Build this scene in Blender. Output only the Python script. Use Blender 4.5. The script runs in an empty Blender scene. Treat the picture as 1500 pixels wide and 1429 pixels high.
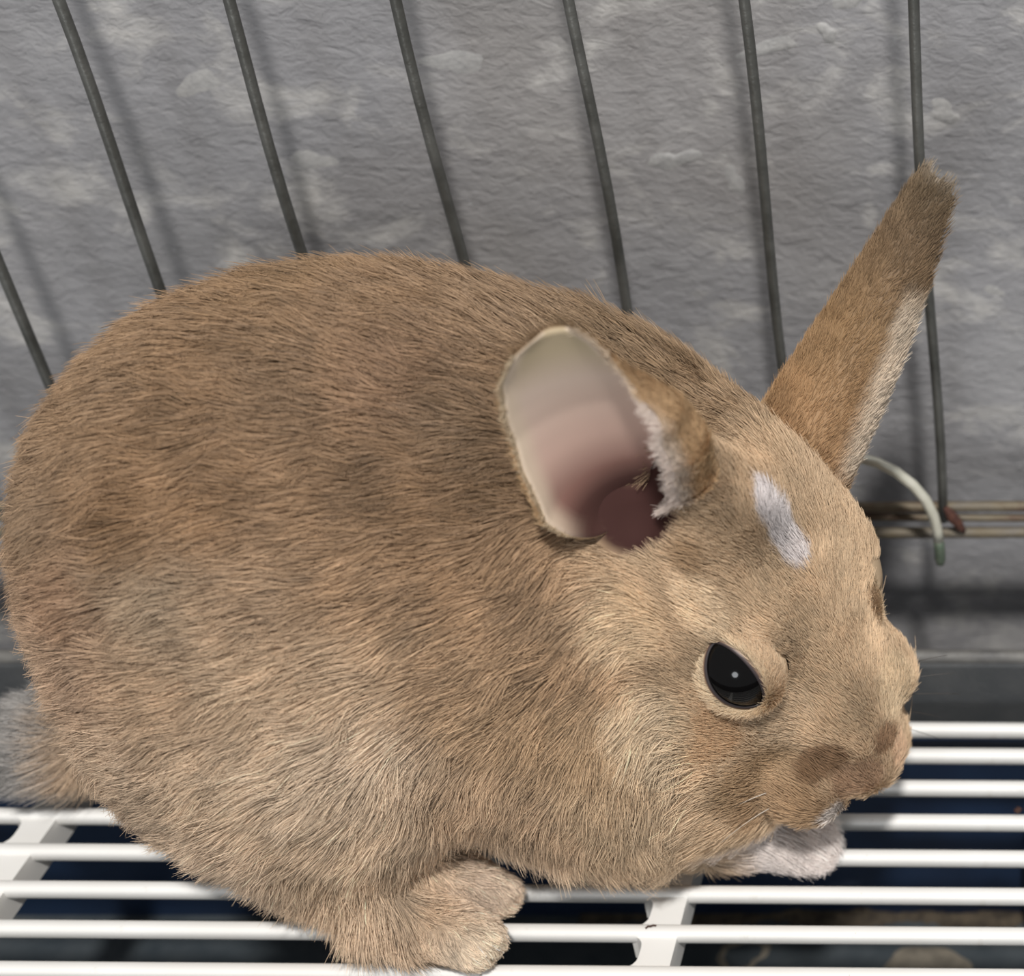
import bpy, bmesh, math, random
import numpy as np
from mathutils import Vector, Matrix
from mathutils.kdtree import KDTree

rng = np.random.default_rng(7)
random.seed(7)
scene = bpy.context.scene
COL = scene.collection

# ---------------------------------------------------------------- camera
CAM_H = .32
PITCH = math.radians(35)
cam_d = bpy.data.cameras.new('camera')
cam = bpy.data.objects.new('camera', cam_d)
COL.objects.link(cam)
cam_d.sensor_fit = 'HORIZONTAL'
cam_d.sensor_width = 36
cam_d.lens = 2304 / 1500 * 36
cam_d.shift_x = -.54            # the photograph is a crop from the left of a wider shot
cam_d.clip_start = .01
cam.location = (0, 0, CAM_H)
cam.rotation_euler = (math.radians(90) - PITCH, 0, 0)
cam_d.dof.use_dof = True
cam_d.dof.focus_distance = .365
cam_d.dof.aperture_fstop = 11
scene.camera = cam

# ---------------------------------------------------------------- light
def lin(r, g, b):
    f = lambda c: (c / 255 / 12.92) if c / 255 <= .04045 else ((c / 255 + .055) / 1.055) ** 2.4
    return (f(r), f(g), f(b), 1)

world = bpy.data.worlds.new('room_light')
scene.world = world
world.use_nodes = True
bg = world.node_tree.nodes['Background']
bg.inputs[0].default_value = (.96, .98, 1, 1)
bg.inputs[1].default_value = .30

def area(name, target, direction, dist, size, power, color):
    d = bpy.data.lights.new(name, 'AREA')
    d.shape = 'DISK'
    d.size = size
    d.energy = power
    d.color = color
    o = bpy.data.objects.new(name, d)
    COL.objects.link(o)
    dv = Vector(direction).normalized()
    o.location = Vector(target) + dv * dist
    o.rotation_euler = dv.to_track_quat('Z', 'Y').to_euler()
    return o
# ceiling lamp up, in front and to the right; a window low in front of the cage
area('ceiling_lamp', (-.1, .32, .06), (.34, -1, 1.75), 1.9, .13, 36, (1, .975, .94))
area('window_light', (-.1, .32, .06), (-.05, -1, .12), 2.0, .45, 8, (.95, .98, 1))

scene.view_settings.view_transform = 'Standard'
scene.view_settings.look = 'None'
scene.view_settings.gamma = 1
scene.view_settings.use_curve_mapping = False
scene.view_settings.exposure = 0

# ---------------------------------------------------------------- helpers
def tag(o, label=None, cat=None, group=None, kind=None):
    if label: o['label'] = label
    if cat: o['category'] = cat
    if group: o['group'] = group
    if kind: o['kind'] = kind
    return o

def link(name, data, parent=None):
    o = bpy.data.objects.new(name, data)
    COL.objects.link(o)
    if parent: o.parent = parent
    return o

def mesh_obj(name, verts, faces, mat, parent=None, smooth=True):
    m = bpy.data.meshes.new(name)
    m.from_pydata([tuple(v) for v in verts], [], [tuple(f) for f in faces])
    m.update()
    if smooth: m.polygons.foreach_set('use_smooth', [True] * len(m.polygons))
    if mat: m.materials.append(mat)
    return link(name, m, parent)

def bm_obj(name, bm, mat, parent=None, smooth=False):
    m = bpy.data.meshes.new(name)
    bm.normal_update()
    bm.to_mesh(m); bm.free()
    if smooth: m.polygons.foreach_set('use_smooth', [True] * len(m.polygons))
    m.materials.append(mat)
    return link(name, m, parent)

def add_box(bm, c, s, bevel=0, seg=2):
    r = bmesh.ops.create_cube(bm, size=1, matrix=Matrix.Translation(c) @ Matrix.Diagonal((*s, 1)))
    if bevel:
        es = list({e for v in r['verts'] for e in v.link_edges})
        bmesh.ops.bevel(bm, geom=es, offset=bevel, segments=seg, affect='EDGES', profile=.5)

def tube(points, radii, nseg=10, squash=None):
    """closed-ended tube along a polyline -> verts, faces"""
    pts = [Vector(p) for p in points]
    if not hasattr(radii, '__len__'): radii = [radii] * len(pts)
    vs, fs = [], []
    ref = None
    for i, p in enumerate(pts):
        t = (pts[min(i + 1, len(pts) - 1)] - pts[max(i - 1, 0)]).normalized()
        if ref is None:
            ref = Vector((0, 0, 1)) if abs(t.z) < .9 else Vector((1, 0, 0))
        a = (ref - t * ref.dot(t)).normalized()
        ref = a
        b = t.cross(a)
        for k in range(nseg):
            w = 2 * math.pi * k / nseg
            vs.append(p + (a * math.cos(w) + b * math.sin(w)) * radii[i])
    for i in range(len(pts) - 1):
        for k in range(nseg):
            k2 = (k + 1) % nseg
            fs.append((i * nseg + k, i * nseg + k2, (i + 1) * nseg + k2, (i + 1) * nseg + k))
    n = len(pts)
    fs.append(tuple(reversed(range(nseg))))
    fs.append(tuple((n - 1) * nseg + k for k in range(nseg)))
    return vs, fs

class Nodes:
    def __init__(self, name):
        self.m = bpy.data.materials.new(name)
        self.m.use_nodes = True
        self.t = self.m.node_tree
        self.b = self.t.nodes['Principled BSDF']
    def n(self, kind, **kw):
        n = self.t.nodes.new(kind)
        for k, v in kw.items():
            if k.startswith('i_'):
                n.inputs[k[2:].replace('_', ' ')].default_value = v
            else: setattr(n, k, v)
        return n
    def l(self, a, b): self.t.links.new(a, b)
    def coords(self, scale=(1, 1, 1)):
        c = self.n('ShaderNodeTexCoord'); mp = self.n('ShaderNodeMapping')
        mp.inputs['Scale'].default_value = scale
        self.l(c.outputs['Object'], mp.inputs['Vector'])
        return mp.outputs['Vector']
    def noise(self, vec, scale, detail=4, rough=.55, dist=0):
        n = self.n('ShaderNodeTexNoise')
        n.inputs['Scale'].default_value = scale
        n.inputs['Detail'].default_value = detail
        n.inputs['Roughness'].default_value = rough
        n.inputs['Distortion'].default_value = dist
        self.l(vec, n.inputs['Vector'])
        return n.outputs['Fac']
    def ramp(self, fac, stops):
        r = self.n('ShaderNodeValToRGB')
        e = r.color_ramp.elements
        while len(e) < len(stops): e.new(.5)
        for i, (p, c) in enumerate(stops):
            e[i].position = p
            e[i].color = c if hasattr(c, '__len__') else (c, c, c, 1)
        self.l(fac, r.inputs['Fac'])
        return r.outputs['Color']
    def mix(self, fac, a, b):
        m = self.n('ShaderNodeMix', data_type='RGBA')
        for sock, v in ((m.inputs[0], fac), (m.inputs[6], a), (m.inputs[7], b)):
            if isinstance(v, bpy.types.NodeSocket): self.l(v, sock)
            else: sock.default_value = v
        return m.outputs[2]
    def bump(self, h, strength, dist):
        b = self.n('ShaderNodeBump')
        b.inputs['Strength'].default_value = strength
        b.inputs['Distance'].default_value = dist
        self.l(h, b.inputs['Height'])
        self.l(b.outputs['Normal'], self.b.inputs['Normal'])
    def set(self, **kw):
        for k, v in kw.items(): self.b.inputs[k.replace('_', ' ')].default_value = v
        return self

# ---------------------------------------------------------------- materials
def wall_material():
    M = Nodes('grey_painted_wall')
    v = M.coords()
    vs = M.coords((1, 1, 1.6))
    c = M.ramp(M.noise(vs, 9, 5, .6), [(.3, lin(124, 123, 124)), (.55, lin(140, 139, 141)), (.75, lin(154, 153, 154))])
    warm = M.ramp(M.noise(v, 5, 3, .5), [(.5, 0), (.72, .45)])
    c = M.mix(warm, c, lin(150, 142, 132))
    # thin worn patches where a pale undercoat shows
    patch = M.ramp(M.noise(M.coords((1, 1, 1.7)), 34, 5, .6, .5), [(.52, 0), (.61, .40), (.70, .85)])
    c = M.mix(patch, c, lin(186, 183, 179))
    speck = M.ramp(M.noise(v, 210, 2, .5), [(.70, 0), (.78, .5)])
    c = M.mix(speck, c, lin(170, 170, 170))
    M.l(c, M.b.inputs['Base Color'])
    # brushed paint relief
    w = M.n('ShaderNodeMapping'); w.inputs['Rotation'].default_value = (0, math.radians(32), 0); w.inputs['Scale'].default_value = (.6, 1, 1.3)
    tc = M.n('ShaderNodeTexCoord'); M.l(tc.outputs['Object'], w.inputs['Vector'])
    a = M.noise(w.outputs['Vector'], 260, 5, .65, .6)
    b = M.noise(v, 60, 4, .6)
    ad = M.n('ShaderNodeMath', operation='MULTIPLY_ADD'); M.l(a, ad.inputs[0]); ad.inputs[1].default_value = .6; M.l(b, ad.inputs[2])
    M.bump(ad.outputs[0], .75, .0021)
    M.set(Roughness=.62)
    return M.m

def plain(name, col, rough=.5, metal=0, var=None, var_scale=60, bump=0, bump_scale=200, spec=None):
    M = Nodes(name)
    if var:
        v = M.coords()
        M.l(M.ramp(M.noise(v, var_scale, 4, .6), [(.35, col), (.68, var)]), M.b.inputs['Base Color'])
    else: M.set(Base_Color=col)
    if bump:
        M.bump(M.noise(M.coords(), bump_scale, 4, .6), bump, .001)
    M.set(Roughness=rough, Metallic=metal)
    if spec is not None: M.b.inputs['Specular IOR Level'].default_value = spec
    return M.m

m_wall = wall_material()
m_chip = plain('pale_paint_lump', lin(166, 164, 162), .6, var=lin(146, 145, 144), var_scale=300, bump=.4, bump_scale=700)
def white_plastic():
    M = Nodes('white_plastic')
    v = M.coords()
    c = M.ramp(M.noise(v, 18, 4, .6), [(.3, lin(232, 229, 224)), (.7, lin(240, 239, 236))])
    grime = M.ramp(M.noise(v, 70, 5, .7), [(.62, 0), (.75, .5)])
    c = M.mix(grime, c, lin(196, 186, 172))
    sp = M.ramp(M.noise(v, 420, 2, .5), [(.76, 0), (.80, .75)])
    c = M.mix(sp, c, lin(120, 100, 84))
    M.l(c, M.b.inputs['Base Color'])
    M.set(Roughness=.38)
    M.b.inputs['Subsurface Weight'].default_value = 0
    return M.m
m_white = white_plastic()
m_wire = plain('dull_galvanised_wire', lin(112, 112, 108), .42, .55, var=lin(84, 84, 80), var_scale=90, bump=.2, bump_scale=500)
def rusty():
    M = Nodes('rusty_rail_wire')
    v = M.coords((.5, 1, 1))
    c = M.ramp(M.noise(v, 60, 5, .65), [(.35, lin(108, 104, 100)), (.55, lin(112, 102, 84)), (.70, lin(82, 58, 46))])
    M.l(c, M.b.inputs['Base Color']); M.set(Roughness=.6, Metallic=.25)
    M.bump(M.noise(v, 500, 4, .6), .4, .0006)
    return M.m
m_rail = rusty()
m_rust = plain('rust_crust', lin(70, 42, 36), .85, var=lin(104, 66, 50), var_scale=400, bump=.8, bump_scale=900)
m_hook = plain('polished_hook_wire', lin(246, 243, 228), .24, .45, var=lin(222, 220, 202), var_scale=120)
m_hooktip = plain('green_tarnished_tip', lin(92, 108, 92), .45, .45, var=lin(120, 128, 112), var_scale=260)
m_black = plain('black_cage_base_plastic', lin(62, 64, 66), .55, var=lin(72, 73, 74), var_scale=80, bump=.35, bump_scale=900)
m_lip = plain('grey_lip', lin(108, 106, 102), .5, var=lin(84, 83, 82), var_scale=120, bump=.4, bump_scale=500)  # mottled grey, lighter than the rim wall
def navy():
    M = Nodes('navy_tray_plastic')
    v = M.coords()
    c = M.ramp(M.noise(v, 22, 4, .6), [(.35, lin(18, 31, 52)), (.65, lin(26, 43, 68))])
    s = M.ramp(M.noise(M.coords((.3, 1, 1)), 120, 4, .6), [(.66, 0), (.74, .35)])
    c = M.mix(s, c, lin(90, 104, 124))
    M.l(c, M.b.inputs['Base Color']); M.set(Roughness=.42)
    return M.m
m_navy = navy()
def traybed():
    M = Nodes('grubby_tray_floor')
    v = M.coords()
    c = M.ramp(M.noise(v, 40, 5, .65), [(.3, lin(48, 56, 62)), (.6, lin(70, 76, 80)), (.78, lin(98, 98, 94))])
    M.l(c, M.b.inputs['Base Color']); M.set(Roughness=.55)
    M.bump(M.noise(v, 300, 4, .6), .3, .001)
    return M.m
m_bed = traybed()
m_dirt = plain('brown_dirt', lin(86, 76, 62), .95, var=lin(46, 40, 34), var_scale=240, bump=.8, bump_scale=600)
m_stain = plain('dried_beige_stain', lin(134, 126, 112), .85, var=lin(104, 98, 88), var_scale=160, bump=.4, bump_scale=500)
m_crumb = plain('dark_crumb', lin(74, 44, 34), .8, var=lin(48, 30, 24), var_scale=600, bump=.6, bump_scale=900)

# ---------------------------------------------------------------- setting: the wall behind the cage
def build_wall():
    bm = bmesh.new()
    add_box(bm, (-.1, .42, .28), (2.0, .02, 1.0), .002)
    w = bm_obj('wall_back', bm, m_wall)
    w['kind'] = 'structure'
    # lumps of pale paint standing proud of the wall: (x, z, half length, half height, depth)
    lumps = [(-.1087, .1440, .0075, .0032, .0016), (-.0925, .1380, .0030, .0050, .0012), (-.1235, .1930, .0040, .0034, .0013),
             (-.1640, .1720, .0100, .0040, .0010), (-.1720, .1990, .0060, .0040, .0012), (-.1800, .2120, .0050, .0025, .0010),
             (-.0555, .1890, .0060, .0030, .0013), (-.0790, .1760, .0080, .0028, .0012), (-.0630, .1800, .0028, .0028, .0022),
             (-.0330, .1580, .0050, .0035, .0014), (-.2080, .1440, .0085, .0036, .0009), (-.2330, .1660, .0070, .0050, .0009),
             (-.0480, .2100, .0080, .0030, .0010), (-.2500, .1950, .0100, .0060, .0008), (-.2190, .2060, .0070, .0030, .0009),
             (-.1340, .2070, .0060, .0022, .0010), (-.0205, .1030, .0050, .0020, .0008), (-.0030, .0660, .0050, .0020, .0008)]
    lm = []
    for (x, z, a, b, d) in lumps:
        n, vs, fs = 18, [], []
        ph = [random.uniform(0, 6.28) for _ in range(4)]
        for j, (rr, hh) in enumerate(((1, 0), (.82, .55), (.5, .9), (.2, 1.0))):
            for k in range(n):
                w_ = 2 * math.pi * k / n
                e = rr * (1 + .22 * math.sin(2 * w_ + ph[0]) + .16 * math.sin(3 * w_ + ph[1]) + .10 * math.sin(5 * w_ + ph[2]))
                vs.append((x + a * e * math.cos(w_), .4102 - d * hh * .35 * (1 + .2 * math.sin(w_ + ph[3])), z + b * e * math.sin(w_) + .25 * a * e * math.cos(w_) * math.sin(ph[0])))
        for j in range(3):
            for k in range(n):
                k2 = (k + 1) % n
                fs.append((j * n + k, j * n + k2, (j + 1) * n + k2, (j + 1) * n + k))
        fs.append([3 * n + k for k in range(n)])
        mesh_obj('paint_lump', vs, fs, m_chip, w)
build_wall()

# ---------------------------------------------------------------- the cage's wire panel
WY = .372
panel = link('wire_panel', None)
panel.location = (-.12, WY, .04)
tag(panel, 'upright grey wire cage panel of thin vertical wires on rusty rails behind the rabbit', 'cage panel')
def at_panel(p): return (p[0] + .12, p[1] - WY, p[2] - .04)
for i in range(13):
    x = -.036 - .0407 * (i - 4)
    pts = [at_panel((x + .0007 * math.sin(k * .5 + i * 1.7), WY - .0005 * math.sin(k * .7 + i), .0475 + .013 * k)) for k in range(24)]
    v, f = tube(pts, .0014, 10)
    mesh_obj('wire', v, f, m_wire, panel)
for z, y, r in ((.0512, WY + .0022, .0016), (.0474, WY + .0024, .0012), (.0424, WY + .0018, .0017)):
    pts = [at_panel((-.42 + .02 * k, y, z + .0003 * math.sin(k * .9 + z * 900))) for k in range(37)]
    v, f = tube(pts, r, 10)
    mesh_obj('rail', v, f, m_rail, panel)
# rust crust where the wire meets the rail
for i in range(13):
    x = -.036 - .0407 * (i - 4)
    pts = [at_panel((x + .001 + .0011 * k, WY - .0004, .0530 - .0018 * k + .0004 * math.sin(3 * k))) for k in range(6)]
    v, f = tube(pts, [.0007, .0014, .0018, .0016, .0013, .0006], 8)
    tag(mesh_obj('weld', v, f, m_rust, panel), 'reddish rust where the wire is welded on')

# the wire hook over the rails
hook = link('cage_hook', None)
hook.location = (-.04, .36, .06)
tag(hook, 'shiny curved wire hook hanging over the cage rails beside the rabbit\'s forehead', 'hook')
hk = [(-.0700, .3700, .0735), (-.0640, .3650, .0755), (-.0570, .3625, .0764), (-.0520, .3612, .0756), (-.0470, .3605, .0730), (-.0425, .3600, .0690),
      (-.0392, .3600, .0640), (-.0372, .3600, .0585), (-.0364, .3604, .0530), (-.0362, .3608, .0490)]
hk2 = [(-.0362, .3608, .0490), (-.0361, .3610, .0455), (-.0361, .3610, .0420), (-.0361, .3610, .0403)]
loc = lambda p: (p[0] + .04, p[1] - .36, p[2] - .06)
v, f = tube([loc(p) for p in hk], .00155, 12)
mesh_obj('hook_arm', v, f, m_hook, hook)
v, f = tube([loc(p) for p in hk2], [.00155, .0016, .0016, .0011], 12)
tag(mesh_obj('hook_tip', v, f, m_hooktip, hook), 'greenish tarnished tip of the hook')

# ---------------------------------------------------------------- black base rim and navy tray below the grate
base = link('base_rim', None)
base.location = (-.14, .35, -.004)
tag(base, 'black plastic base rim with grey lip behind the white grate', 'cage base')
bm = bmesh.new(); add_box(bm, (0, 0, 0), (.62, .004, .034), .0008); bm_obj('rim_wall', bm, m_black, base)
pts = [(-.31 + .02 * k, .0005, .0180 + .0002 * math.sin(k * 1.3)) for k in range(32)]
v, f = tube(pts, .0021, 10); tag(mesh_obj('lip', v, f, m_lip, base), 'pale grey lip')

tray = link('litter_tray', None)
tray.location = (-.14, .2, -.096)
tag(tray, 'deep navy plastic litter tray with grubby floor under the white grate', 'tray')
bm = bmesh.new(); add_box(bm, (0, .147, .040), (.64, .004, .080), .001); bm_obj('back_wall', bm, m_navy, tray)
bm = bmesh.new(); add_box(bm, (0, 0, 0), (.64, .30, .004), .001); bm_obj('tray_floor', bm, m_bed, tray)
for sx in (-1, 1):
    bm = bmesh.new(); add_box(bm, (sx * .318, 0, .040), (.004, .30, .080), .001); bm_obj('side_wall', bm, m_navy, tray)
bm = bmesh.new(); add_box(bm, (0, -.148, .040), (.64, .004, .080), .001); bm_obj('front_wall', bm, m_navy, tray)
# moulded rib in the back wall near the right end
bm = bmesh.new(); add_box(bm, (.132, .142, .022), (.010, .012, .044), .003); bm_obj('rib', bm, m_navy, tray)
# dirt gathered in the corner of floor and back wall
vs, fs = [], []
N = 220
for i in range(N + 1):
    x = -.02 + .36 * i / N
    h = .0030 * min(1, i / 40) * (.6 + .5 * math.sin(i * .31) * math.sin(i * .17 + 1) + .35 * random.random())
    d = .006 * (.7 + .4 * math.sin(i * .23 + 2) + .3 * random.random())
    vs += [(x, .1452, .0018 + max(h, .0012)), (x, .1452 - d * .45, .0018 + max(h, .0012) * .6), (x, .1452 - d, .0019)]
for i in range(N):
    for k in range(2):
        a = i * 3 + k
        fs.append((a, a + 1, a + 4, a + 3))
tag(mesh_obj('dirt', vs, fs, m_dirt, tray), 'brown dirt gathered along the back corner', kind='stuff')
def blob(name, c, a, b, h, mat, parent, ring=0):
    n, vs, fs = 28, [], []
    ph = [random.uniform(0, 6.28) for _ in range(3)]
    prof = ((1, 0), (.93, 1), (.5, .9), (.1, .9)) if not ring else ((1, 0), (.95, 1), (.78, .9), (.70, 0))
    for rr, hh in prof:
        for k in range(n):
            w = 2 * math.pi * k / n
            e = rr * (1 + .14 * math.sin(2 * w + ph[0]) + .10 * math.sin(3 * w + ph[1]) + .05 * math.sin(7 * w + ph[2]))
            vs.append((c[0] + a * e * math.cos(w), c[1] + b * e * math.sin(w), c[2] + h * hh))
    for j in range(3):
        for k in range(n):
            k2 = (k + 1) % n
            fs.append((j * n + k, j * n + k2, (j + 1) * n + k2, (j + 1) * n + k))
    if not ring: fs.append([3 * n + k for k in range(n)])
    return mesh_obj(name, vs, fs, mat, parent)
tag(blob('stain', (.0945, .122, .002), .0150, .0100, .0006, m_stain, tray), 'beige dried stain on the tray floor')
tag(blob('stain', (.0360, .129, .002), .0085, .0065, .0004, m_stain, tray, 1), 'faint ring shaped stain on the tray floor')
blob('stain', (.0120, .131, .002), .0045, .0030, .0004, m_stain, tray)

# ---------------------------------------------------------------- white plastic grate the rabbit sits on
grate = link('floor_grate', None)
grate.location = (-.102, .29, 0)
grate.rotation_euler = (0, 0, math.radians(-.55))
tag(grate, 'white plastic slatted floor grate the rabbit sits on', 'floor grate')
RODS = [.0472, .0366] + [.0366 - .0128 * k for k in range(1, 13)]
GX0, GX1 = -.235, .175
def rod_mesh():
    vs, fs, n = [], [], 12
    prof = []
    for k in range(n):
        w = 2 * math.pi * (k + .5) / n
        cx_, sz = math.cos(w), math.sin(w)
        e = 2 / 3
        prof.append((.00195 * math.copysign(abs(cx_) ** e, cx_), .0022 * math.copysign(abs(sz) ** e, sz) - .0022))
    xs = [GX0 + (GX1 - GX0) * i / 12 for i in range(13)]
    for x in xs:
        for (y, z) in prof: vs.append((x, y, z))
    for i in range(12):
        for k in range(n):
            k2 = (k + 1) % n
            fs.append((i * n + k, i * n + k2, (i + 1) * n + k2, (i + 1) * n + k))
    fs.append(tuple(reversed(range(n)))); fs.append(tuple(12 * n + k for k in range(n)))
    m = bpy.data.meshes.new('rod'); m.from_pydata(vs, [], fs); m.update()
    m.polygons.foreach_set('use_smooth', [True] * len(m.polygons)); m.materials.append(m_white)
    return m
rod_m = rod_mesh()
for y in RODS:
    o = link('rod', rod_m, grate); o.location = (0, y, 0)
def strut(x0, hw=.0042, r=.0034, left=True):
    ys = sorted(RODS); pts = []
    right = [(x0 + hw, ys[0] - .002), (x0 + hw, ys[-1] + .002)]
    lefts = []
    for a, b in zip(ys[:-1], ys[1:]):
        lo, hi = a + .0015, b - .0015
        rr = min(r, (hi - lo) * .45)
        for k in range(5):
            w = math.pi / 2 * k / 4
            lefts.append((x0 - hw - rr + rr * math.sin(w), lo + rr - rr * math.cos(w)))
        for k in range(5):
            w = math.pi / 2 * k / 4
            lefts.append((x0 - hw - rr + rr * math.cos(w), hi - rr + rr * math.sin(w)))
    outline = [(x0 - hw, ys[0] - .002)] + right[:1] + right[1:] + [(x0 - hw, ys[-1] + .002)] + lefts[::-1]
    bm = bmesh.new()
    vb = [bm.verts.new((x, y, -.0012)) for x, y in outline]
    f = bm.faces.new(vb)
    f.normal_update()
    if f.normal.z < 0: bmesh.ops.reverse_faces(bm, faces=[f])
    top = f
    ex = bmesh.ops.extrude_face_region(bm, geom=[top])
    low = [e for e in ex['geom'] if isinstance(e, bmesh.types.BMVert)]
    bmesh.ops.translate(bm, verts=low, vec=(0, 0, -.0085))
    bmesh.ops.recalc_face_normals(bm, faces=bm.faces[:])
    return bm_obj('strut', bm, m_white, grate)
strut(0)
strut(-.1785)
strut(GX1 - .004)
strut(GX0 + .008)

# crumbs and a loose hair on the grate
def crumb(name, c, r, label, group=None):
    bm = bmesh.new()
    bmesh.ops.create_icosphere(bm, subdivisions=2, radius=1)
    for v in bm.verts:
        v.co *= 1 + random.uniform(-.25, .25)
        v.co = Vector((v.co.x * r[0], v.co.y * r[1], v.co.z * r[2]))
    o = bm_obj(name, bm, m_crumb, None, True)
    o.location = c
    tag(o, label, 'crumb', group)

# ---- rabbit body as one smooth implicit surface (numpy) -------------------
def nrm(v):
    v = np.asarray(v, float); return v / np.linalg.norm(v)
HF = nrm((.40, -.281, -.874))                 # head: ears -> nose
HU = np.array((.683, -.546, .488)); HU = nrm(HU - HF * HU.dot(HF))   # out of the forehead
HS = np.cross(HU, HF); HS = nrm(HS)           # rabbit's right (towards the lens)
if HS[1] > 0: HS = -HS
HC = np.array((-.0745, .2975, .1005))         # middle of the skull
def hp(f, s, u): return HC + HF * f + HS * s + HU * u
I3 = np.eye(3)
def rot(axis_x, axis_y):
    x = nrm(axis_x); y = np.asarray(axis_y, float); y = nrm(y - x * y.dot(x)); return np.array((x, y, np.cross(x, y)))
HR = np.array((HF, HS, HU))
# (centre, radii, basis rows, blend)
PRIMS = [
 ((-.1925, .304, .0735), (.0540, .0500, .0735), I3, .0),      # rump
 ((-.155, .306, .0890), (.0590, .0480, .0700), I3, .030),    # back
 ((-.108, .308, .0775), (.0440, .0440, .0630), I3, .030),    # shoulders
 ((-.100, .297, .0470), (.0400, .0360, .0400), I3, .025),    # chest
 ((-.186, .272, .0570), (.0415, .0220, .0430), rot((1, -.22, -.35), (0, 1, 0)), .014),   # near thigh
 ((-.190, .336, .0560), (.0440, .0220, .0440), rot((1, .22, -.35), (0, 1, 0)), .014),    # far thigh
 ((-.122, .279, .0540), (.0280, .0170, .0400), rot((1, 0, .3), (0, 1, 0)), .014),        # near upper arm
 # head
 (hp(.000, 0, .000), (.0290, .0215, .0225), HR, .012),       # skull
 (hp(.022, 0, -.003), (.0320, .0195, .0220), HR, .010),      # face
 (hp(.046, 0, -.004), (.0240, .0145, .0170), HR, .008),      # muzzle
 (hp(.030, .0150, -.014), (.0200, .0130, .0170), HR, .008),  # near cheek
 (hp(.030, -.0150, -.014), (.0200, .0130, .0170), HR, .008), # far cheek
 (hp(.0620, .0120, -.0100), (.0125, .0110, .0105), HR, .004),  # near whisker pad
 (hp(.0620, -.0090, -.0080), (.0120, .0080, .0100), HR, .004), # far whisker pad
 (hp(.0660, -.0005, -.0030), (.0085, .0085, .0080), HR, .004), # nose
 (hp(.060, 0, -.018), (.0110, .0085, .0075), HR, .005),      # lower jaw
 (hp(.0470, -.0130, .003), (.0100, .0075, .0085), HR, .005), # far cheek tuft
 (hp(.016, -.0150, .007), (.0150, .0075, .0095), HR, .006),  # far brow
 (hp(.014, .0150, .009), (.0170, .0075, .0095), HR, .005),   # near brow
 ((-.096, .291, .0760), (.0250, .0260, .0340), I3, .020),    # neck
 # tail
 ((-.276, .310, .0170), (.0180, .0100, .0120), rot((1, 0, .25), (0, 1, 0)), .005),
]
# (a, b, ra, rb, blend): tapering limbs
CAPS = [
 ((-.186, .275, .0165), (-.166, .2600, .0115), .0130, .0088, .012),   # near hind foot
 ((-.167, .2595, .0110), (-.1450, .2525, .0074), .0088, .0064, .003),  # toes, near lobe
 ((-.163, .2690, .0190), (-.1440, .2680, .0066), .0090, .0050, .002),  # toes, far lobe
 ((-.200, .340, .0130), (-.150, .3400, .0100), .0130, .0090, .014),   # far hind foot
 ((-.104, .292, .0300), (-.092, .2875, .0110), .0130, .0090, .012),   # near foreleg
 ((-.090, .2875, .0095), (-.069, .2855, .0075), .0080, .0070, .006),  # near forepaw
 ((-.096, .318, .0300), (-.082, .3200, .0100), .0130, .0090, .012),   # far foreleg
 ((-.082, .3200, .0095), (-.060, .3190, .0075), .0085, .0072, .006),  # far forepaw
]
ROOTS = []
def smin(a, b, k):
    if k <= 0: return np.minimum(a, b)
    h = np.maximum(k - np.abs(a - b), 0) / k
    return np.minimum(a, b) - h * h * k * .25
def body_raw(P):
    P = np.asarray(P, np.float32); d = None
    for c, r, B, k in PRIMS:
        q = (P - np.asarray(c, np.float32)) @ np.asarray(B, np.float32).T
        r = np.asarray(r, np.float32)
        k0 = np.sqrt(((q / r) ** 2).sum(-1)); k1 = np.sqrt(((q / (r * r)) ** 2).sum(-1)) + 1e-9
        e = k0 * (k0 - 1) / k1
        d = e if d is None else smin(d, e, k)
    for a, b, ra, rb, k in CAPS + ROOTS:
        a = np.asarray(a, np.float32); b = np.asarray(b, np.float32); ab = b - a
        h = np.clip(((P - a) @ ab) / ab.dot(ab), 0, 1)
        e = np.sqrt(((P - a - h[..., None] * ab) ** 2).sum(-1)) - (ra + (rb - ra) * h)
        d = smin(d, e, k)
    return d
def carve_sdf(P):
    d = np.minimum(np.linalg.norm(P - EYE_C, axis=-1), np.linalg.norm(P - EYE2_C, axis=-1)) - EYE_R * 1.0
    q = (P - EAR_C) @ EAR_R.T / EAR_S
    k0 = np.sqrt((q * q).sum(-1)); k1 = np.sqrt(((q / EAR_S) ** 2).sum(-1)) + 1e-9
    return d, k0 * (k0 - 1) / k1
def body_sdf(P):
    P = np.asarray(P, np.float32); a, b = carve_sdf(P)
    return np.maximum(np.maximum(body_raw(P), -a), -b)
def body_normal(P, h=6e-4):
    g = np.stack([body_sdf(P + np.eye(3)[i] * h) - body_sdf(P - np.eye(3)[i] * h) for i in range(3)], -1)
    return g / (np.linalg.norm(g, axis=-1, keepdims=True) + 1e-12)

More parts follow.
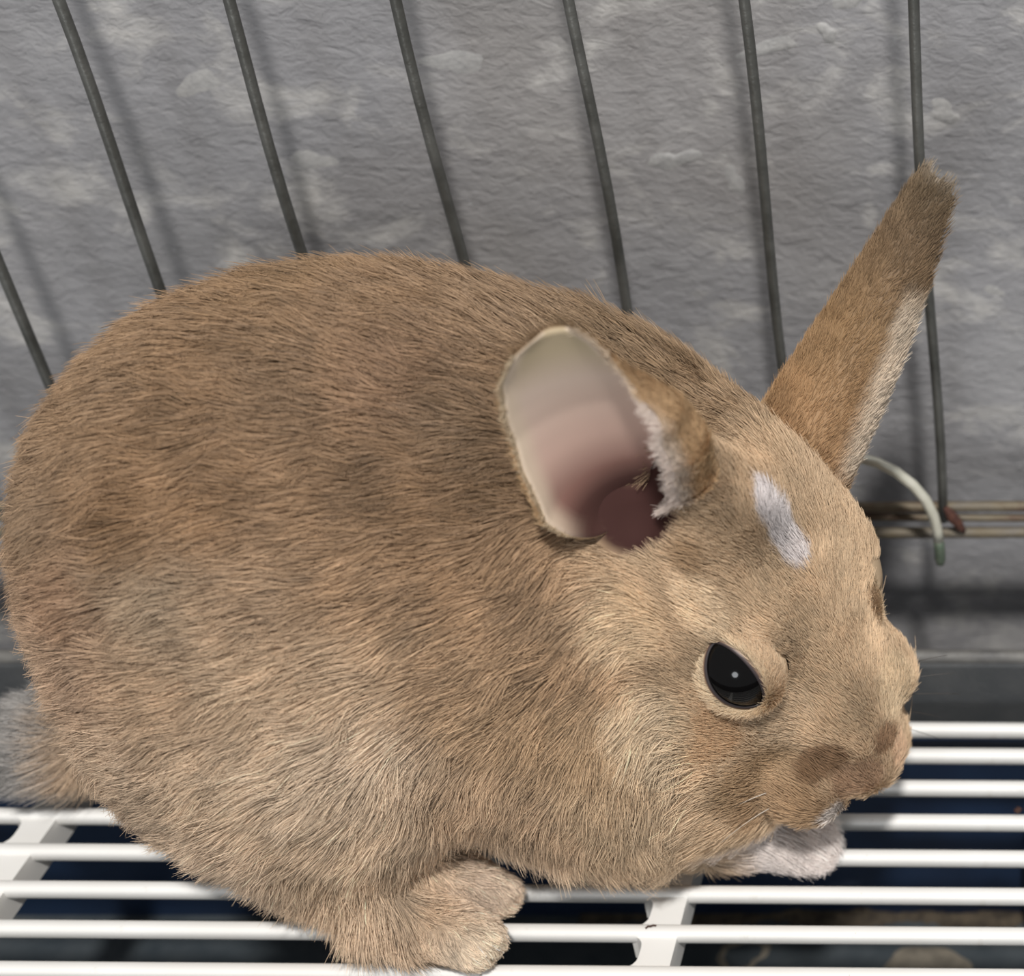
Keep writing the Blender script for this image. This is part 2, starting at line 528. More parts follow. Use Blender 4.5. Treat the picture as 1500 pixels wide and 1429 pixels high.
def on_surface(P, D):
    """outermost point of the coat along direction D through P"""
    t = np.linspace(.04, 0, 400); Q = np.asarray(P)[None] + t[:, None] * np.asarray(D)[None]
    d = body_raw(Q); return Q[np.argmax(d < 0)]
def unit(v): return v / (np.linalg.norm(v, axis=-1, keepdims=True) + 1e-12)
EYE_R = .0112
EYE_D = unit(HS * .74 + HU * .66 + HF * .10)
EYE_C = hp(.0245, .0262, .0105) - EYE_D * .0078
EYE2_D = unit(-HS * .80 + HU * .42 + HF * .05)
EYE2_C = on_surface(hp(.0240, 0, 0), EYE2_D) - EYE2_D * .0128
NE_B = np.array((-.0915, .2820, .1180)); NE_T = np.array((-.0955, .2605, .1770))
NE_O = np.array((.10, -.85, -.20))
EAR_A = unit(NE_T - NE_B); EAR_O = unit(NE_O - EAR_A * EAR_A.dot(NE_O)); EAR_L = np.cross(EAR_A, EAR_O)
EAR_C = NE_B + EAR_A * .0260 + EAR_O * .0120 - EAR_L * .0015
EAR_S = np.array((.0245, .0150, .0120)); EAR_R = np.array((EAR_A, EAR_O, EAR_L))
ROOTS += [(hp(-.004, .0165, .0100), NE_B + EAR_A * .012 + EAR_L * .0085 + EAR_O * .0060, .0090, .0052, .010)]
ROOTS += [(hp(-.012, .0120, .0190), NE_B + EAR_A * .0200 + EAR_L * .0135 + EAR_O * .0050, .0075, .0055, .012)]

# ---------------------------------------------------------------- rabbit: mesh from the implicit surface (surface nets)
def surface_net(lo, hi, h):
    lo = np.asarray(lo); n = np.ceil((np.asarray(hi) - lo) / h).astype(int) + 1
    g = np.stack(np.meshgrid(*[np.arange(k) for k in n], indexing='ij'), -1)
    D = np.empty(n, np.float32)
    for i in range(n[0]): D[i] = body_sdf(lo + g[i] * h)
    s = D < 0
    cube = [(0, 0, 0), (1, 0, 0), (0, 1, 0), (1, 1, 0), (0, 0, 1), (1, 0, 1), (0, 1, 1), (1, 1, 1)]
    edges = [(0, 1), (2, 3), (4, 5), (6, 7), (0, 2), (1, 3), (4, 6), (5, 7), (0, 4), (1, 5), (2, 6), (3, 7)]
    sl = lambda A, c: A[c[0]:n[0] - 1 + c[0], c[1]:n[1] - 1 + c[1], c[2]:n[2] - 1 + c[2]]
    cnt = np.zeros(n - 1, np.int32); acc = np.zeros((*(n - 1), 3), np.float32)
    for a, b in edges:
        da, db = sl(D, cube[a]), sl(D, cube[b])
        cr = (da < 0) != (db < 0)
        t = np.where(cr, da / np.where(cr, da - db, 1), 0)[..., None]
        p = np.array(cube[a]) + t * (np.array(cube[b]) - np.array(cube[a]))
        acc += np.where(cr[..., None], p, 0); cnt += cr
    act = cnt > 0
    idx = np.full(n - 1, -1); idx[act] = np.arange(act.sum())
    V = lo + (g[:-1, :-1, :-1][act] + acc[act] / cnt[act][:, None]) * h
    F = []
    for ax in range(3):
        o1, o2 = [(1, 2), (2, 0), (0, 1)][ax]
        a = [slice(1, -1)] * 3; a[ax] = slice(0, -1)
        b = list(a); b[ax] = slice(1, None)
        sa, sb = s[tuple(a)], s[tuple(b)]
        cr = np.argwhere(sa != sb)
        flip = sa[tuple(cr.T)]
        base_ = cr + 1; base_[:, ax] -= 1
        def cell(d1, d2):
            q = base_.copy(); q[:, o1] -= d1; q[:, o2] -= d2
            return idx[tuple(q.T)]
        q = np.stack([cell(1, 1), cell(0, 1), cell(0, 0), cell(1, 0)], -1)
        q[~flip] = q[~flip][:, ::-1]
        F.append(q)
    return V, np.concatenate(F)

BV, BF = surface_net((-.31, .232, -.006), (-.022, .378, .186), .0017)
for _ in range(3):
    BV = BV - body_normal(BV) * (body_sdf(BV)[:, None])
BN = body_normal(BV)

# ---- smooth numpy noise
class Wave:
    def __init__(self, seed, scale, n=14, dim=1):
        r = np.random.default_rng(seed)
        self.k = r.normal(size=(dim, n, 3)) * scale
        self.p = r.uniform(0, 6.28, (dim, n)); self.n = n
    def __call__(self, P):
        out = [np.sin(P @ k.T + p).sum(-1) for k, p in zip(self.k, self.p)]
        return np.stack(out, -1) / math.sqrt(self.n / 2)

def srgb(c): return np.array(lin(*c)[:3])
def smooth(a, b, x):
    t = np.clip((x - a) / (b - a), 0, 1); return t * t * (3 - 2 * t)

def head_coords(P):
    q = P - HC
    return q @ HF, q @ HS, q @ HU
def head_weight(P):
    f, s, u = head_coords(P)
    # the head begins in front of the ears; the cheek runs back into the neck
    return smooth(-.030, -.012, u + .35 * f) * smooth(-.024, -.004, f + .4 * u) * smooth(.046, .034, np.abs(s))

mott = Wave(3, 140, 16)
mott2 = Wave(11, 420, 16)
# coat colour: key colours over the body (x, y, z) then patches of their own
KEYS = [
 ((-0.1882, 0.3062, 0.1574), (138, 110, 80)),
 ((-0.1656, 0.3084, 0.1612), (134, 106, 74)),
 ((-0.1425, 0.3052, 0.1596), (140, 112, 82)),
 ((-0.1207, 0.3076, 0.1533), (140, 114, 86)),
 ((-0.1005, 0.306, 0.1455), (134, 110, 82)),
 ((-0.0814, 0.3015, 0.134), (146, 120, 90)),
 ((-0.2021, 0.2799, 0.1439), (142, 114, 84)),
 ((-0.1773, 0.2748, 0.1472), (138, 108, 76)),
 ((-0.157, 0.2802, 0.1521), (136, 108, 78)),
 ((-0.137, 0.2819, 0.1494), (138, 108, 80)),
 ((-0.1231, 0.278, 0.1418), (122, 98, 72)),
 ((-0.2182, 0.2706, 0.1223), (142, 116, 88)),
 ((-0.1917, 0.2623, 0.1284), (136, 104, 70)),
 ((-0.1695, 0.2623, 0.1319), (140, 108, 74)),
 ((-0.1467, 0.2657, 0.1329), (142, 112, 80)),
 ((-0.1295, 0.2665, 0.1289), (132, 102, 70)),
 ((-0.1188, 0.2697, 0.1301), (116, 90, 62)),
 ((-0.2118, 0.26, 0.1085), (148, 116, 88)),
 ((-0.186, 0.2545, 0.113), (156, 134, 108)),
 ((-0.1647, 0.2545, 0.113), (160, 132, 102)),
 ((-0.1444, 0.2579, 0.114), (160, 128, 94)),
 ((-0.1238, 0.2612, 0.115), (152, 120, 86)),
 ((-0.1103, 0.2626, 0.112), (160, 128, 94)),
 ((-0.1063, 0.2577, 0.0952), (158, 126, 92)),
 ((-0.0998, 0.2613, 0.1037), (168, 140, 108)),
 ((-0.2135, 0.2556, 0.0893), (158, 130, 104)),
 ((-0.1907, 0.2492, 0.0911), (166, 138, 108)),
 ((-0.168, 0.2496, 0.0946), (176, 150, 120)),
 ((-0.1476, 0.2535, 0.095), (176, 150, 120)),
 ((-0.1499, 0.2506, 0.0757), (188, 166, 140)),
 ((-0.1331, 0.2548, 0.0899), (154, 124, 92)),
 ((-0.1265, 0.2543, 0.0783), (156, 128, 96)),
 ((-0.1144, 0.2542, 0.0784), (160, 130, 96)),
 ((-0.1029, 0.2539, 0.0746), (164, 136, 102)),
 ((-0.2061, 0.2498, 0.0681), (168, 144, 118)),
 ((-0.185, 0.2454, 0.0662), (180, 156, 128)),
 ((-0.1667, 0.2459, 0.0678), (184, 162, 136)),
 ((-0.1548, 0.249, 0.0538), (182, 158, 130)),
 ((-0.1385, 0.2549, 0.052), (164, 136, 106)),
 ((-0.1227, 0.254, 0.0507), (166, 138, 108)),
 ((-0.1064, 0.2534, 0.0536), (170, 144, 112)),
 ((-0.0948, 0.2552, 0.0495), (172, 148, 118)),
 ((-0.192, 0.2489, 0.038), (180, 156, 130)),
 ((-0.1731, 0.2495, 0.0326), (180, 154, 124)),
 ((-0.1583, 0.2567, 0.0243), (186, 160, 130)),
 ((-0.1642, 0.249, 0.0161), (168, 144, 118)),
 ((-0.1428, 0.2471, 0.0135), (200, 182, 158)),
 ((-0.1457, 0.2619, 0.0134), (200, 178, 156)),
 ((-0.1522, 0.2538, 0.0179), (160, 132, 102)),
]
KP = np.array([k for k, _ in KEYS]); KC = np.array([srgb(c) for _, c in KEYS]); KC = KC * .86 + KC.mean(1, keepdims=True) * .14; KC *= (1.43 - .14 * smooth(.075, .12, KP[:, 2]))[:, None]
PATCH = []        # (centre, radius, colour, strength) in head coordinates (f, s, u)
PATCH_H = [
 ((.028, .006, .019), (.030, .018, .03), (220, 193, 160), .6),        # forehead
 ((-.0080, .0086, .028), (.0058, .0036, .02), (238, 230, 228), 1.0),
 ((-.0016, .0060, .0265), (.0060, .0040, .02), (238, 230, 228), 1.0),
 ((.0052, .0044, .0245), (.0058, .0036, .02), (238, 230, 228), .95),  # white blaze
 ((.008, .0267, .0145), (.010, .0055, .007), (236, 212, 180), .85),   # pale above the eye
 ((.0246, .0205, .0170), (.011, .0036, .006), (232, 206, 174), .8),
 ((.0373, .0320, .0022), (.0085, .0085, .010), (200, 166, 130), .75),  # rust under the eye
 ((.0421, .0193, .0070), (.011, .009, .010), (232, 206, 174), .8),    # pale beside the bridge
 ((.0575, .0250, -.0050), (.011, .013, .012), (184, 152, 116), .65),   # near pad
 ((.0665, .0215, -.0095), (.0100, .0120, .0110), (186, 154, 120), .85),
 ((.0590, .0140, .0047), (.0060, .0075, .008), (142, 110, 82), .85),   # dark fur at the nostrils
 ((.0614, -.0010, .0110), (.0045, .0045, .008), (152, 118, 90), .8),
 ((.0681, .0074, .0046), (.0065, .0070, .008), (182, 148, 120), .8),  # nose
 ((.0691, -.0060, .0060), (.0070, .0040, .010), (230, 196, 164), .8), # light far rim of the nose
 ((.0735, .0133, -.0012), (.0038, .0055, .006), (238, 228, 220), 1),  # mouth corner
 ((.0527, -.0085, .0132), (.0100, .0075, .009), (230, 206, 172), .85),# pale far cheek
 ((.0290, .0442, -.0020), (.014, .010, .010), (220, 198, 168), .7),   # jowl
 ((.0033, .0399, .0066), (.010, .008, .010), (222, 196, 162), .7),
 ((-.0079, .0240, .0143), (.0100, .0036, .008), (160, 130, 98), .7),  # brown furrow below the near ear, crease shade painted in
]
def in_cup(P):
    q = (P - NE_B) @ EAR_R.T
    return (q[:, 0] > .018) & (q[:, 0] < .050) & (q[:, 1] > .0005) & (q[:, 2] > -.0135) & (q[:, 2] < .0130)
def coat(P):
    d2 = ((P[:, None, :] - KP[None]) ** 2).sum(-1)
    w = 1 / (d2 + .009 ** 2) ** 2
    c = (w @ KC) / w.sum(-1, keepdims=True)
    f, s, u = head_coords(P)
    hw = head_weight(P)[:, None]
    c = c * (1 - hw) + srgb((212, 185, 153)) * hw
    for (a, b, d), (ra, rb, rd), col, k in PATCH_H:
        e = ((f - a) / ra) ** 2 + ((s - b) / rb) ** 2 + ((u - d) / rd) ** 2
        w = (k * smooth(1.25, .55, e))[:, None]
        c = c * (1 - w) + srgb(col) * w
    # white forepaws, whitish tail greyed by painted-in shade
    paw = (smooth(-.094, -.082, P[:, 0]) * smooth(.026, .016, P[:, 2]) * smooth(.32, .28, f * 0 + P[:, 1] * 0 + .27))[:, None]
    c = c * (1 - paw) + srgb((236, 226, 220)) * paw
    tl = (smooth(-.262, -.270, P[:, 0]) * smooth(.045, .036, P[:, 2]))[:, None]
    c = c * (1 - tl) + srgb((150, 146, 142)) * tl
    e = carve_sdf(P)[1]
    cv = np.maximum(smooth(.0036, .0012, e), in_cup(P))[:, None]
    c = c * (1 - cv) + srgb((70, 46, 43)) * cv  # ear canal: its deep shade painted as dark pinkish skin
    return c

m_skin = Nodes('rabbit_undercoat')
at = m_skin.n('ShaderNodeAttribute', attribute_name='coat')
m_skin.l(at.outputs['Color'], m_skin.b.inputs['Base Color'])
m_skin.set(Roughness=.85)
m_skin.b.inputs['Specular IOR Level'].default_value = .1
m_skin = m_skin.m

def fur_material(name):
    M = Nodes(name)
    a = M.n('ShaderNodeAttribute', attribute_name='coat')
    ci = M.n('ShaderNodeHairInfo')
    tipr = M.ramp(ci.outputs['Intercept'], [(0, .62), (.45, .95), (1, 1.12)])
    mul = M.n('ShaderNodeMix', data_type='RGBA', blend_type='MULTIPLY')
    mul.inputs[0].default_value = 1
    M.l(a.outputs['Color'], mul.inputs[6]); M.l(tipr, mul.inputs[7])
    M.l(mul.outputs[2], M.b.inputs['Base Color'])
    M.set(Roughness=.55)
    M.b.inputs['Specular IOR Level'].default_value = .35
    return M.m
m_fur = fur_material('rabbit_fur')

body = mesh_obj('rabbit', BV, BF, m_skin)
tag(body, 'tan young rabbit with a white forehead blaze crouching on the white grate', 'rabbit')
ca = body.data.color_attributes.new('coat', 'FLOAT_COLOR', 'POINT')
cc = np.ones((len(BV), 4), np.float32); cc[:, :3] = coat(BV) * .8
ca.data.foreach_set('color', cc.ravel())

# ---- sampling roots on a mesh
def sample(V, F, n, weight=None):
    T = np.concatenate([F[:, [0, 1, 2]], F[:, [0, 2, 3]]])
    A, B, C = V[T[:, 0]], V[T[:, 1]], V[T[:, 2]]
    ar = np.linalg.norm(np.cross(B - A, C - A), axis=-1)
    if weight is not None: ar = ar * weight((A + B + C) / 3)
    t = rng.choice(len(T), n, p=ar / ar.sum())
    u, v = rng.random((2, n)); k = u + v > 1; u[k] = 1 - u[k]; v[k] = 1 - v[k]
    return A[t] + (B[t] - A[t]) * u[:, None] + (C[t] - A[t]) * v[:, None]

def grow(name, R, N, G, length, lift, color, parent, rad=.00008, clump=0, cell=.004, pts=5, jitter=.18, droop=.75, mat=None, kind='stuff'):
    """hair strands: R roots, N normals, G combed direction (tangent)"""
    n = len(R)
    G = unit(G - N * (G * N).sum(-1, keepdims=True))
    G = unit(G + rng.normal(size=(n, 3)) * jitter)
    S = np.linspace(0, 1, pts)
    P = np.empty((n, pts, 3)); P[:, 0] = R
    L = (length * rng.uniform(.7, 1.15, n))[:, None]
    li = (lift * rng.uniform(.6, 1.4, n))[:, None]
    for j in range(1, pts):
        sm = (S[j] + S[j - 1]) / 2
        d = unit(G + N * li * (1.0 - droop * sm) * (1.6 if j == 1 else 1))
        P[:, j] = P[:, j - 1] + d * L / (pts - 1)
    if clump > 0:
        m = max(int(n / 26), 1)
        cid = rng.choice(n, m, replace=False)
        kd = KDTree(m)
        for i, c in enumerate(cid): kd.insert(R[c], i)
        kd.balance()
        own = np.fromiter((kd.find(r)[1] for r in R), np.int32, n)
        cP = P[cid][own]
        near = smooth(cell, cell * .4, np.linalg.norm(R - R[cid][own], axis=-1))[:, None, None]
        P = P + (cP - P) * (clump * near * (S ** 1.3)[None, :, None])
    hc = bpy.data.hair_curves.new(name)
    hc.add_curves([pts] * n)
    hc.attributes['position'].data.foreach_set('vector', P.astype(np.float32).ravel())
    ra = hc.attributes.get('radius') or hc.attributes.new('radius', 'FLOAT', 'POINT')
    rr = np.repeat((rad * (1 - .75 * S ** 1.5))[None], n, 0) * rng.uniform(.7, 1.3, (n, 1))
    ra.data.foreach_set('value', rr.astype(np.float32).ravel())
    ca = hc.attributes.new('coat', 'FLOAT_COLOR', 'CURVE')
    c4 = np.ones((n, 4), np.float32); c4[:, :3] = np.clip(color, 0, 1)
    ca.data.foreach_set('color', c4.ravel())
    hc.materials.append(mat or m_fur)
    o = link(name, hc, parent)
    if kind: o['kind'] = kind
    return o

# ---- combing of the body coat: angle below the horizontal, tailwards
COMB = [((-.100, .155), -28), ((-.160, .160), -6), ((-.220, .150), 28), ((-.250, .110), 48), ((-.100, .100), 40), ((-.130, .100), 14),
        ((-.160, .100), 4), ((-.210, .090), 16), ((-.245, .060), 40), ((-.100, .055), 76), ((-.130, .055), 62), ((-.165, .060), 26), ((-.200, .055), 28),
        ((-.100, .015), 92), ((-.130, .015), 90), ((-.165, .030), 62), ((-.200, .025), 48), ((-.240, .020), 44), ((-.160, .008), 105), ((-.150, .004), 130)]
CQ = np.array([c for c, _ in COMB]); CA = np.radians([a for _, a in COMB])
def comb(P, N):
    d2 = ((P[:, None, [0, 2]] - CQ[None]) ** 2).sum(-1)
    w = 1 / (d2 + .012 ** 2) ** 2
    vx = (w * -np.cos(CA)).sum(-1); vz = (w * -np.sin(CA)).sum(-1)
    g = unit(np.stack([vx, np.zeros(len(P)), vz], -1))
    f, s, u = head_coords(P)
    hd = unit(-HF[None] * 1.0 + HS[None] * np.clip(s * 22, -.6, .6)[:, None] - HU[None] * smooth(.008, -.02, u)[:, None] * .9)
    hw = head_weight(P)[:, None]
    g = unit(g * (1 - hw) + hd * hw)
    # feet and forepaws: hair runs out along the toes
    toe = (smooth(-.170, -.155, P[:, 0]) * smooth(-.125, -.140, P[:, 0]) * smooth(.018, .010, P[:, 2]))[:, None]
    g = unit(g * (1 - toe) + np.array((.8, -.25, -.45)) * toe)
    paw = (smooth(-.098, -.088, P[:, 0]) * smooth(.022, .015, P[:, 2]))[:, None]
    g = unit(g * (1 - paw) + np.array((.75, -.45, -.35)) * paw)
    tl = (smooth(-.260, -.270, P[:, 0]) * smooth(.045, .036, P[:, 2]))[:, None]
    return unit(g * (1 - tl) + np.array((-.9, -.2, .1)) * tl)

def coat_hairs(n, kindw):
    R = sample(BV, BF, n, kindw)
    R = R - body_normal(R) * body_sdf(R)[:, None]
    return R, body_normal(R)

tuft = Wave(21, 330, 18, 3)
tuftf = Wave(22, 800, 18, 3)
def visible_side(P):
    return .25 + .75 * smooth(.335, .300, P[:, 1])
def body_w(P): return (1 - head_weight(P) * .999) * visible_side(P) * smooth(-.004, .002, P[:, 2])
def head_w(P): return head_weight(P) * (.3 + .7 * smooth(.32, .30, P[:, 1]))

def in_eye(R):
    k = np.zeros(len(R), bool)
    for c, d in ((EYE_C, EYE_D), (EYE2_C, EYE2_D)):
        q = R - c; r = np.linalg.norm(q, axis=-1)
        k |= r < EYE_R * 1.025
        k |= (r < EYE_R * 1.3) & ((q / r[:, None]) @ d > .74)
    k |= (carve_sdf(R)[1] < .0026) | in_cup(R)
    return k

NB, NH = 330000, 110000
R, N = coat_hairs(NB, body_w)
k = ~in_eye(R); R, N = R[k], N[k]; NB = len(R)
G = comb(R, N) + .17 * tuft(R) + .09 * tuftf(R)
x, y, z = R.T
ln = np.full(NB, .0098)
ln = ln * (1 - .45 * smooth(-.115, -.085, x) * smooth(.06, .08, z))
ln = ln * (1 + .25 * smooth(.045, .02, z) * smooth(.004, .012, z))
ln = np.where(smooth(.016, .008, z) > .5, .0058, ln)
ln = np.where((x > -.160) & (x < -.120) & (z < .024) & (y < .278), .0034, ln)
lf = .27 + .08 * tuft(R)[:, 0]
br = (1 + .045 * mott(R) + .08 * mott2(R) + rng.normal(0, .21, (NB, 1)))
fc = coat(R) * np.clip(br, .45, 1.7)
lightt = rng.random(NB) < .13
fc[lightt] = fc[lightt] * 1.30 + .03
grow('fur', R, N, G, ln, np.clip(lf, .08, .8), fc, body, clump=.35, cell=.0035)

R, N = coat_hairs(NH, head_w)
k = ~in_eye(R); R, N = R[k], N[k]
G = comb(R, N) + .10 * tuft(R)
f, s, u = head_coords(R)
ln = .0034 + .0035 * smooth(-.004, -.022, u) + .0012 * smooth(.02, 0, f)
br = (1 + .05 * mott(R) + .06 * mott2(R) + rng.normal(0, .10, (len(R), 1)))
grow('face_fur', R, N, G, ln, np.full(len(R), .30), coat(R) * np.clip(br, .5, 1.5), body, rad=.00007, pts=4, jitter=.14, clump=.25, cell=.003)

# ---------------------------------------------------------------- eyes with lids
m_eye = plain('dark_wet_eye', lin(12, 11, 11), .09, spec=.22)
m_lid = Nodes('eyelid_skin')
la = m_lid.n('ShaderNodeAttribute', attribute_name='coat')
m_lid.l(la.outputs['Color'], m_lid.b.inputs['Base Color']); m_lid.set(Roughness=.5); m_lid = m_lid.m

def almond(w):
    """eye opening: half angles on the ball, long axis along the lid line"""
    c, s = math.cos(w), math.sin(w)
    e = abs(c) ** 1.0 * math.copysign(1, c)
    return .90 * e, (.47 if s < 0 else .43) * math.copysign(abs(s) ** 1.35, s)
def build_eye(c, d, longdir, nm):
    d = unit(np.array(d)); a = unit(longdir - d * np.dot(longdir, d)); b = np.cross(d, a)
    vs, fs = [], []
    nu, nv = 24, 32
    vs.append(c + d * EYE_R)
    for i in range(1, nu):
        th = math.pi * i / nu
        for k in range(nv):
            w = 2 * math.pi * k / nv
            vs.append(c + EYE_R * (d * math.cos(th) + (a * math.cos(w) + b * math.sin(w)) * math.sin(th)))
    vs.append(c - d * EYE_R)
    for k in range(nv): fs.append((0, 1 + k, 1 + (k + 1) % nv))
    for i in range(nu - 2):
        for k in range(nv):
            k2 = (k + 1) % nv
            fs.append((1 + i * nv + k, 1 + (i + 1) * nv + k, 1 + (i + 1) * nv + k2, 1 + i * nv + k2))
    last = len(vs) - 1
    for k in range(nv): fs.append((last, last - nv + (k + 1) % nv, last - nv + k))
    eye = mesh_obj('eye', vs, fs, m_eye, body)
    tag(eye, 'glossy black eye')
    # lid: shell with an almond hole, dark bare rim outside to furred skin
    vs, fs, cols = [], [], []
    rings = [(0, 1.004), (0, 1.03), (.05, 1.040), (.12, 1.026), (.22, 1.016), (.34, 1.012), (.46, 1.012), (.58, 1.012), (.70, 1.012), (.82, 1.01)]
    cl = [(28, 23, 24), (38, 31, 32), (62, 50, 50), (168, 140, 116), (222, 198, 166)] + [(214, 188, 156)] * 5
    M_ = 64
    for (t, rr), col in zip(rings, cl):
        for k in range(M_):
            w = 2 * math.pi * k / M_
            x_, y_ = almond(w)
            ang = math.hypot(x_, y_); ox, oy = x_ / ang, y_ / ang
            ang2 = ang + t
            vs.append(c + EYE_R * rr * (d * math.cos(ang2) + (a * ox + b * oy) * math.sin(ang2)))
            cols.append((*srgb(col), 1))
    for j in range(len(rings) - 1):
        for k in range(M_):
            k2 = (k + 1) % M_
            fs.append((j * M_ + k, (j + 1) * M_ + k, (j + 1) * M_ + k2, j * M_ + k2))
    lid = mesh_obj('eyelid', vs, fs, m_lid, body)
    ca = lid.data.color_attributes.new('coat', 'FLOAT_COLOR', 'POINT')
    ca.data.foreach_set('color', np.array(cols, np.float32).ravel())
    # short lashes / fur on the lid
    n = 12000
    w = rng.uniform(0, 2 * math.pi, n); t = rng.uniform(.10, .55, n)
    al = np.array([almond(q) for q in w]); ang = np.hypot(al[:, 0], al[:, 1]); o = al / ang[:, None]; ang = ang + t
    dirs = d * np.cos(ang)[:, None] + (a * o[:, :1] + b * o[:, 1:]) * np.sin(ang)[:, None]
    rr = np.interp(t, [r[0] for r in rings[1:]], [r[1] for r in rings[1:]])
    R = c + EYE_R * rr[:, None] * dirs
    keep = body_sdf(R) > -.0035
    R, dirs, o = R[keep], dirs[keep], o[keep]
    G = (a * o[:, :1] + b * o[:, 1:]) * .5 - HF[None] + HS[None] * .3
    tt = t[keep][:, None]
    cw = smooth(.06, .30, tt)
    col = (srgb((230, 208, 176))[None] * (1 - cw) + coat(R) * cw) * rng.uniform(.8, 1.2, (len(R), 1))
    grow('eyelid_fur', R, dirs, G, np.full(len(R), .0036), np.full(len(R), .55), col, lid, rad=.00006, pts=4)
LONG = unit(HF * 1.0 + HU * .12)
build_eye(EYE_C, EYE_D, LONG, 'near')
build_eye(EYE2_C, EYE2_D, LONG, 'far')

# ---------------------------------------------------------------- ears: thin rolled leaves with a bare inside
m_ear = Nodes('ear_skin')
ea = m_ear.n('ShaderNodeAttribute', attribute_name='coat')
m_ear.l(ea.outputs['Color'], m_ear.b.inputs['Base Color']); m_ear.set(Roughness=.6)
m_ear.b.inputs['Subsurface Weight'].default_value = .0
m_ear = m_ear.m

def build_ear(B, T, O, width, width_l, right, left, bend, inner_cols, outer_col, label, swap=1, nh=26000, flat=1.0):
    """B base, T tip, O the way the cup opens; width(s), right(s), left(s): half width and arc angles"""
    B, T = np.array(B), np.array(T)
    ax = T - B; Ln = np.linalg.norm(ax); A = ax / Ln
    O = unit(np.array(O) - A * np.dot(O, A)); L = np.cross(O, A) * swap
    if L[0] < 0: L = -L
    def P(s, q):      # q in -1..1 across the leaf
        w = np.where(q > 0, np.interp(s, *width), np.interp(s, *width_l)); ph = np.where(q > 0, q * np.interp(s, *right), q * np.interp(s, *left)) * math.pi / 180
        mx = np.minimum(np.where(q > 0, np.interp(s, *right), np.interp(s, *left)), 90) * math.pi / 180
        r = w / np.sin(mx)
        bd = np.interp(s, *bend)
        return B + A * (Ln * s)[..., None] + O * (r * (1 - np.cos(ph)) * np.where(q > 0, flat, 1.0) + bd)[..., None] + L * (r * np.sin(ph))[..., None]
    ns, nq = 44, 36
    s, q = np.meshgrid(np.linspace(0, 1, ns), np.linspace(-1, 1, nq), indexing='ij')
    s = s + (1 - s) * 0
    X = P(s, q)
    def normals(s, q):
        e = 1e-3
        n = np.cross(P(np.clip(s + e, 0, 1), q) - P(np.clip(s - e, 0, 1), q), P(s, np.clip(q + e, -1, 1)) - P(s, np.clip(q - e, -1, 1)))
        n = unit(n)
        # outwards = away from the opening at q = 0
        mid = np.cross(P(np.array([.5 + e]), np.array([0.])) - P(np.array([.5 - e]), np.array([0.])), P(np.array([.5]), np.array([e])) - P(np.array([.5]), np.array([-e])))[0]
        return n if np.dot(mid, O) < 0 else -n
    N = normals(s, q)
    th = .0009 * (1 - .7 * np.abs(q) ** 4) * (1 - .5 * s ** 4)
    out = X + N * th[..., None]; inn = X - N * th[..., None]
    V = np.concatenate([out.reshape(-1, 3), inn.reshape(-1, 3)])
    F = []; m = ns * nq
    for i in range(ns - 1):
        for j in range(nq - 1):
            a, b, c, d = i * nq + j, i * nq + j + 1, (i + 1) * nq + j + 1, (i + 1) * nq + j
            F.append((a, b, c, d)); F.append((m + d, m + c, m + b, m + a))
        for j in (0, nq - 1):
            a, d = i * nq + j, (i + 1) * nq + j
            F.append((a, d, m + d, m + a) if j == 0 else (d, a, m + a, m + d))
    for i in (0, ns - 1):
        for j in range(nq - 1):
            a, b = i * nq + j, i * nq + j + 1
            F.append((a, m + a, m + b, b) if i == 0 else (b, m + b, m + a, a))
    ear = mesh_obj('ear', V, F, m_ear, body)
    tag(ear, label)
    col = np.ones((2 * m, 4), np.float32)
    col[:m, :3] = outer_col(s.ravel(), q.ravel()) * .85
    col[m:, :3] = inner_cols(s.ravel(), q.ravel())
    ca = ear.data.color_attributes.new('coat', 'FLOAT_COLOR', 'POINT')
    ca.data.foreach_set('color', col.ravel())
    # fur outside, area weighted
    n = nh
    ss = rng.random(n * 3); qq = rng.uniform(-1, 1, n * 3)
    w = np.interp(ss, *width) * (np.interp(ss, *right) + np.interp(ss, *left)); k = rng.random(n * 3) < w / w.max()
    ss, qq = ss[k][:n], qq[k][:n]; n = len(ss)
    R = P(ss, qq); NN = normals(ss, qq)
    c = outer_col(ss, qq) * np.clip(1 + rng.normal(0, .12, (n, 1)) + .08 * mott2(R), .5, 1.6)
    grow('ear_fur', R + NN * .0006, NN, A[None] + .12 * tuftf(R) + 0 * NN, np.full(n, .0032), np.full(n, .22), c, ear, rad=.00007, pts=4, jitter=.16)
    return ear, P, normals, A, O, L
def fringe(P, normals, ear, s0, s1, qe, n, length, col, inward, spread=.25, into=.0):
    s = rng.uniform(s0, s1, n); q = np.full(n, qe) * rng.uniform(.93, 1, n)
    R = P(s, q); NN = normals(s, q)
    e = 1e-3
    dq = unit(P(s, q) - P(s, q - e * np.sign(qe) * 5))
    ds = unit(P(np.clip(s + e, 0, 1), q) - P(np.clip(s - e, 0, 1), q))
    G = dq * inward + ds * .6 - NN * into
    grow('ear_fringe', R, -NN, G + rng.normal(size=(n, 3)) * spread, np.full(n, length) * rng.uniform(.6, 1.2, n), np.full(n, .05), np.repeat(srgb(col)[None], n, 0) * rng.uniform(.85, 1.1, (n, 1)), ear, rad=.00006, pts=4)

def lerp_c(stops, t):
    xs = [a for a, _ in stops]; cs = np.array([srgb(c) for _, c in stops])
    return np.stack([np.interp(t, xs, cs[:, i]) for i in range(3)], -1)

